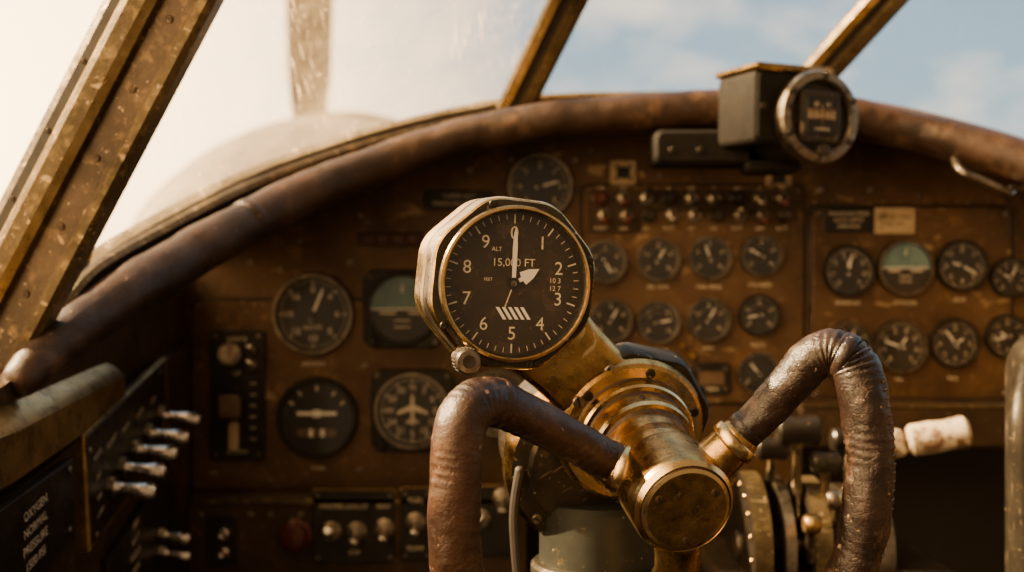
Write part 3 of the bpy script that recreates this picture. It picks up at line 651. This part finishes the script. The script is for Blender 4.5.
# ---------------- throttle quadrant ----------------
b=B('throttle_quadrant')
def disc(u,v,d,r,th,mat,rim):
    p=at(u,v,d); M=frame(p,(-1,0,0)); 
    b.lathe([(0,-th/2),(r*.92,-th/2),(r,-th/2+.001),(r,th/2-.001),(r*.92,th/2),(0,th/2)],[mat,mat,rim,mat,mat],M,56)
for i,(u,r) in enumerate(((748,.060),(775,.056),(806,.056),(838,.050),(868,.046))):
    disc(u,545,.90,r,.010 if i%2 else .016,gun if i%2 else black,frm if i in(0,2) else steel)
b.box(.20,.35,.13,gun,frame(at(815,760,.93)),r=.01,bev=.006)
b.cyl(at(735,545,.90),at(890,545,.90),.012,.012,steel,24)
def lever(u,v0,v1,d0,d1,km,kl=.030,kr=.011,side=1):
    a=at(u,v0,d0);c=at(u,v1,d1); 
    b.tube([a,a.lerp(c,.5)+Vector((0,.004,0)),c],[.0045,.004,.0035],steel,n=14)
    q=c; x=Vector((kl/2,0,0)); M=frame(q-x,(1,0,0))
    b.lathe([(0,0),(kr*.75,0),(kr*.95,.002),(kr,.006),(kr*.88,kl*.5),(kr,kl-.006),(kr*.95,kl-.002),(kr*.7,kl),(0,kl)],km,M,28)
lever(798,520,430,.88,.86,black,.034,.012); lever(772,520,448,.90,.88,black,.026,.010)
lever(826,530,462,.88,.86,gun,.022,.009); lever(850,540,440,.90,.88,black,.030,.010); lever(812,560,524,.85,.83,brass,.012,.008)
lever(838,540,500,.86,.84,steel,.018,.008)
b.cyl(at(880,446,.93),at(915,441,.90),.006,.007,steel)
M=frame(at(908,441,.90),at(966,432,.89)-at(908,441,.90))
b.lathe([(0,0),(.010,0),(.013,.003),(.0135,.02),(.0125,.03),(.0135,.040),(.013,.045),(.010,.048),(0,.048)],ivory,M,32)
b.cyl(at(888,445,.91),at(902,442,.90),.012,.0115,ivory,28,.002)
b.tube([at(870,560,.92),at(872,500,.92),at(882,447,.93)],[.005,.005,.005],steel,n=14)
for i in range(8):
    a=R(200-i*20); p=at(748,545,.90)+Vector((-.0081,math.cos(a)*.052,math.sin(a)*.052)); b.screw(frame(p,(-1,0,0)),.002,brass)
b.done()

# ---------------- outside ----------------
b=B('aircraft_nose')
Mn=Matrix.Translation((-.62,0,-.02))@Matrix.Rotation(R(-90),4,'X')
b.lathe([(.05,2.3),(.24,2.4),(.36,2.7),(.47,3.1),(.56,3.5),(.62,3.9),(.64,4.05),(.64,4.15),(.60,4.4),(.45,4.6),(.2,4.7),(0,4.72)],nosem,Mn,72)
b.lathe([(.645,4.0),(.66,4.02),(.66,4.12),(.645,4.14)],propm,Mn,72)
b.done()
b=B('propeller')
hc=Vector((-.93,5.05,.02)); b.lathe([(.0,-.1),(.12,-.1),(.14,0),(.12,.15),(.06,.28),(0,.32)],propm,frame(hc,(0,1,0)),32)
for a in (0,120,240):
    Mb=frame(hc,(0,-1,0))@RZ(R(a)); rings=[]
    for y,w,t,tw in ((.05,.05,.05,45),(.25,.06,.045,40),(.55,.12,.035,30),(.95,.20,.028,18),(1.35,.22,.02,12),(1.7,.18,.014,10),(1.85,.06,.008,8)):
        Mt=Mb@T(0,y,0)@Matrix.Rotation(R(tw),4,'Y')
        rings.append([tuple(Mt@Vector((w/2*math.cos(2*math.pi*i/20),0,t/2*math.sin(2*math.pi*i/20)))) for i in range(20)])
    b.loft3(rings,propm)
b.done()

# ---------------- world, sun, camera ----------------
w=bpy.data.worlds.new('sky'); bpy.context.scene.world=w; w.use_nodes=True
nt=w.node_tree;N=nt.nodes;Lk=nt.links
for q in list(N): N.remove(q)
o=N.new('ShaderNodeOutputWorld'); bg=N.new('ShaderNodeBackground'); Lk.new(bg.outputs[0],o.inputs[0])
tc=N.new('ShaderNodeTexCoord')
nrm=N.new('ShaderNodeVectorMath'); nrm.operation='NORMALIZE'; Lk.new(tc.outputs['Generated'],nrm.inputs[0])
def dotramp(vec,lo,hi,power=1):
    dn=N.new('ShaderNodeVectorMath'); dn.operation='DOT_PRODUCT'; dn.inputs[1].default_value=Vector(vec).normalized(); Lk.new(nrm.outputs[0],dn.inputs[0])
    mr=N.new('ShaderNodeMapRange'); mr.inputs[1].default_value=lo; mr.inputs[2].default_value=hi; Lk.new(dn.outputs['Value'],mr.inputs[0])
    pw=N.new('ShaderNodeMath'); pw.operation='POWER'; pw.inputs[1].default_value=power; Lk.new(mr.outputs[0],pw.inputs[0]); return pw.outputs[0]
def mix(f,a,c):
    m=N.new('ShaderNodeMix'); m.data_type='RGBA'; Lk.new(f,m.inputs[0])
    for i,x in ((6,a),(7,c)):
        if isinstance(x,tuple): m.inputs[i].default_value=(*x,1)
        else: Lk.new(x,m.inputs[i])
    return m.outputs[2]
sky=mix(dotramp((0,0,1),-.05,.5,.8),(.80,1.02,1.04),(.26,.53,.78))
cn=N.new('ShaderNodeTexNoise'); cn.inputs['Scale'].default_value=5.5; cn.inputs['Detail'].default_value=6; cn.inputs['Roughness'].default_value=.55
mp=N.new('ShaderNodeMapping'); mp.inputs['Scale'].default_value=(1,1,2.2); mp.inputs['Location'].default_value=(.3,.1,.25); Lk.new(nrm.outputs[0],mp.inputs[0]); Lk.new(mp.outputs[0],cn.inputs['Vector'])
cr=N.new('ShaderNodeMapRange'); cr.inputs[1].default_value=.47; cr.inputs[2].default_value=.66; cr.inputs[4].default_value=.85; Lk.new(cn.outputs['Fac'],cr.inputs[0])
sky=mix(cr.outputs[0],sky,(1.8,1.55,1.2))
sky=mix(dotramp((-.60,1,.16),.82,1.0,2.2),sky,(11,7.2,3.4))
rear_fill=mix(dotramp((-.80,-.42,.38),.62,.96,1.4),(.38,.25,.14),(9.5,5.9,2.7))  # warm rear-left patch added as unseen fill light and for reflections in brass
sky=mix(dotramp((0,-1,0),-.15,.25,1),sky,rear_fill)
sky=mix(dotramp((0,0,-1),.1,.5,1),sky,(.06,.040,.024))
Lk.new(sky,bg.inputs[0]); bg.inputs[1].default_value=1.0
def sun(name,d,e,col,ang):
    l=bpy.data.lights.new(name,'SUN'); l.energy=e; l.color=col; l.angle=R(ang)
    ob=bpy.data.objects.new(name,l); bpy.context.scene.collection.objects.link(ob)
    ob.rotation_euler=Vector(d).to_track_quat('Z','Y').to_euler(); ob.location=Vector(d)*3
sun('sun',(-.74,.10,.56),32.0,(1,.68,.34),1.2)
cam=bpy.data.cameras.new('camera'); co=bpy.data.objects.new('camera',cam); bpy.context.scene.collection.objects.link(co)
co.location=(0,0,0); co.rotation_euler=(R(90),0,0); cam.sensor_width=36; cam.lens=F/1024*36; cam.clip_start=.02
cam.dof.use_dof=True; cam.dof.focus_distance=.548; cam.dof.aperture_fstop=6.3; cam.dof.aperture_blades=8
bpy.context.scene.camera=co
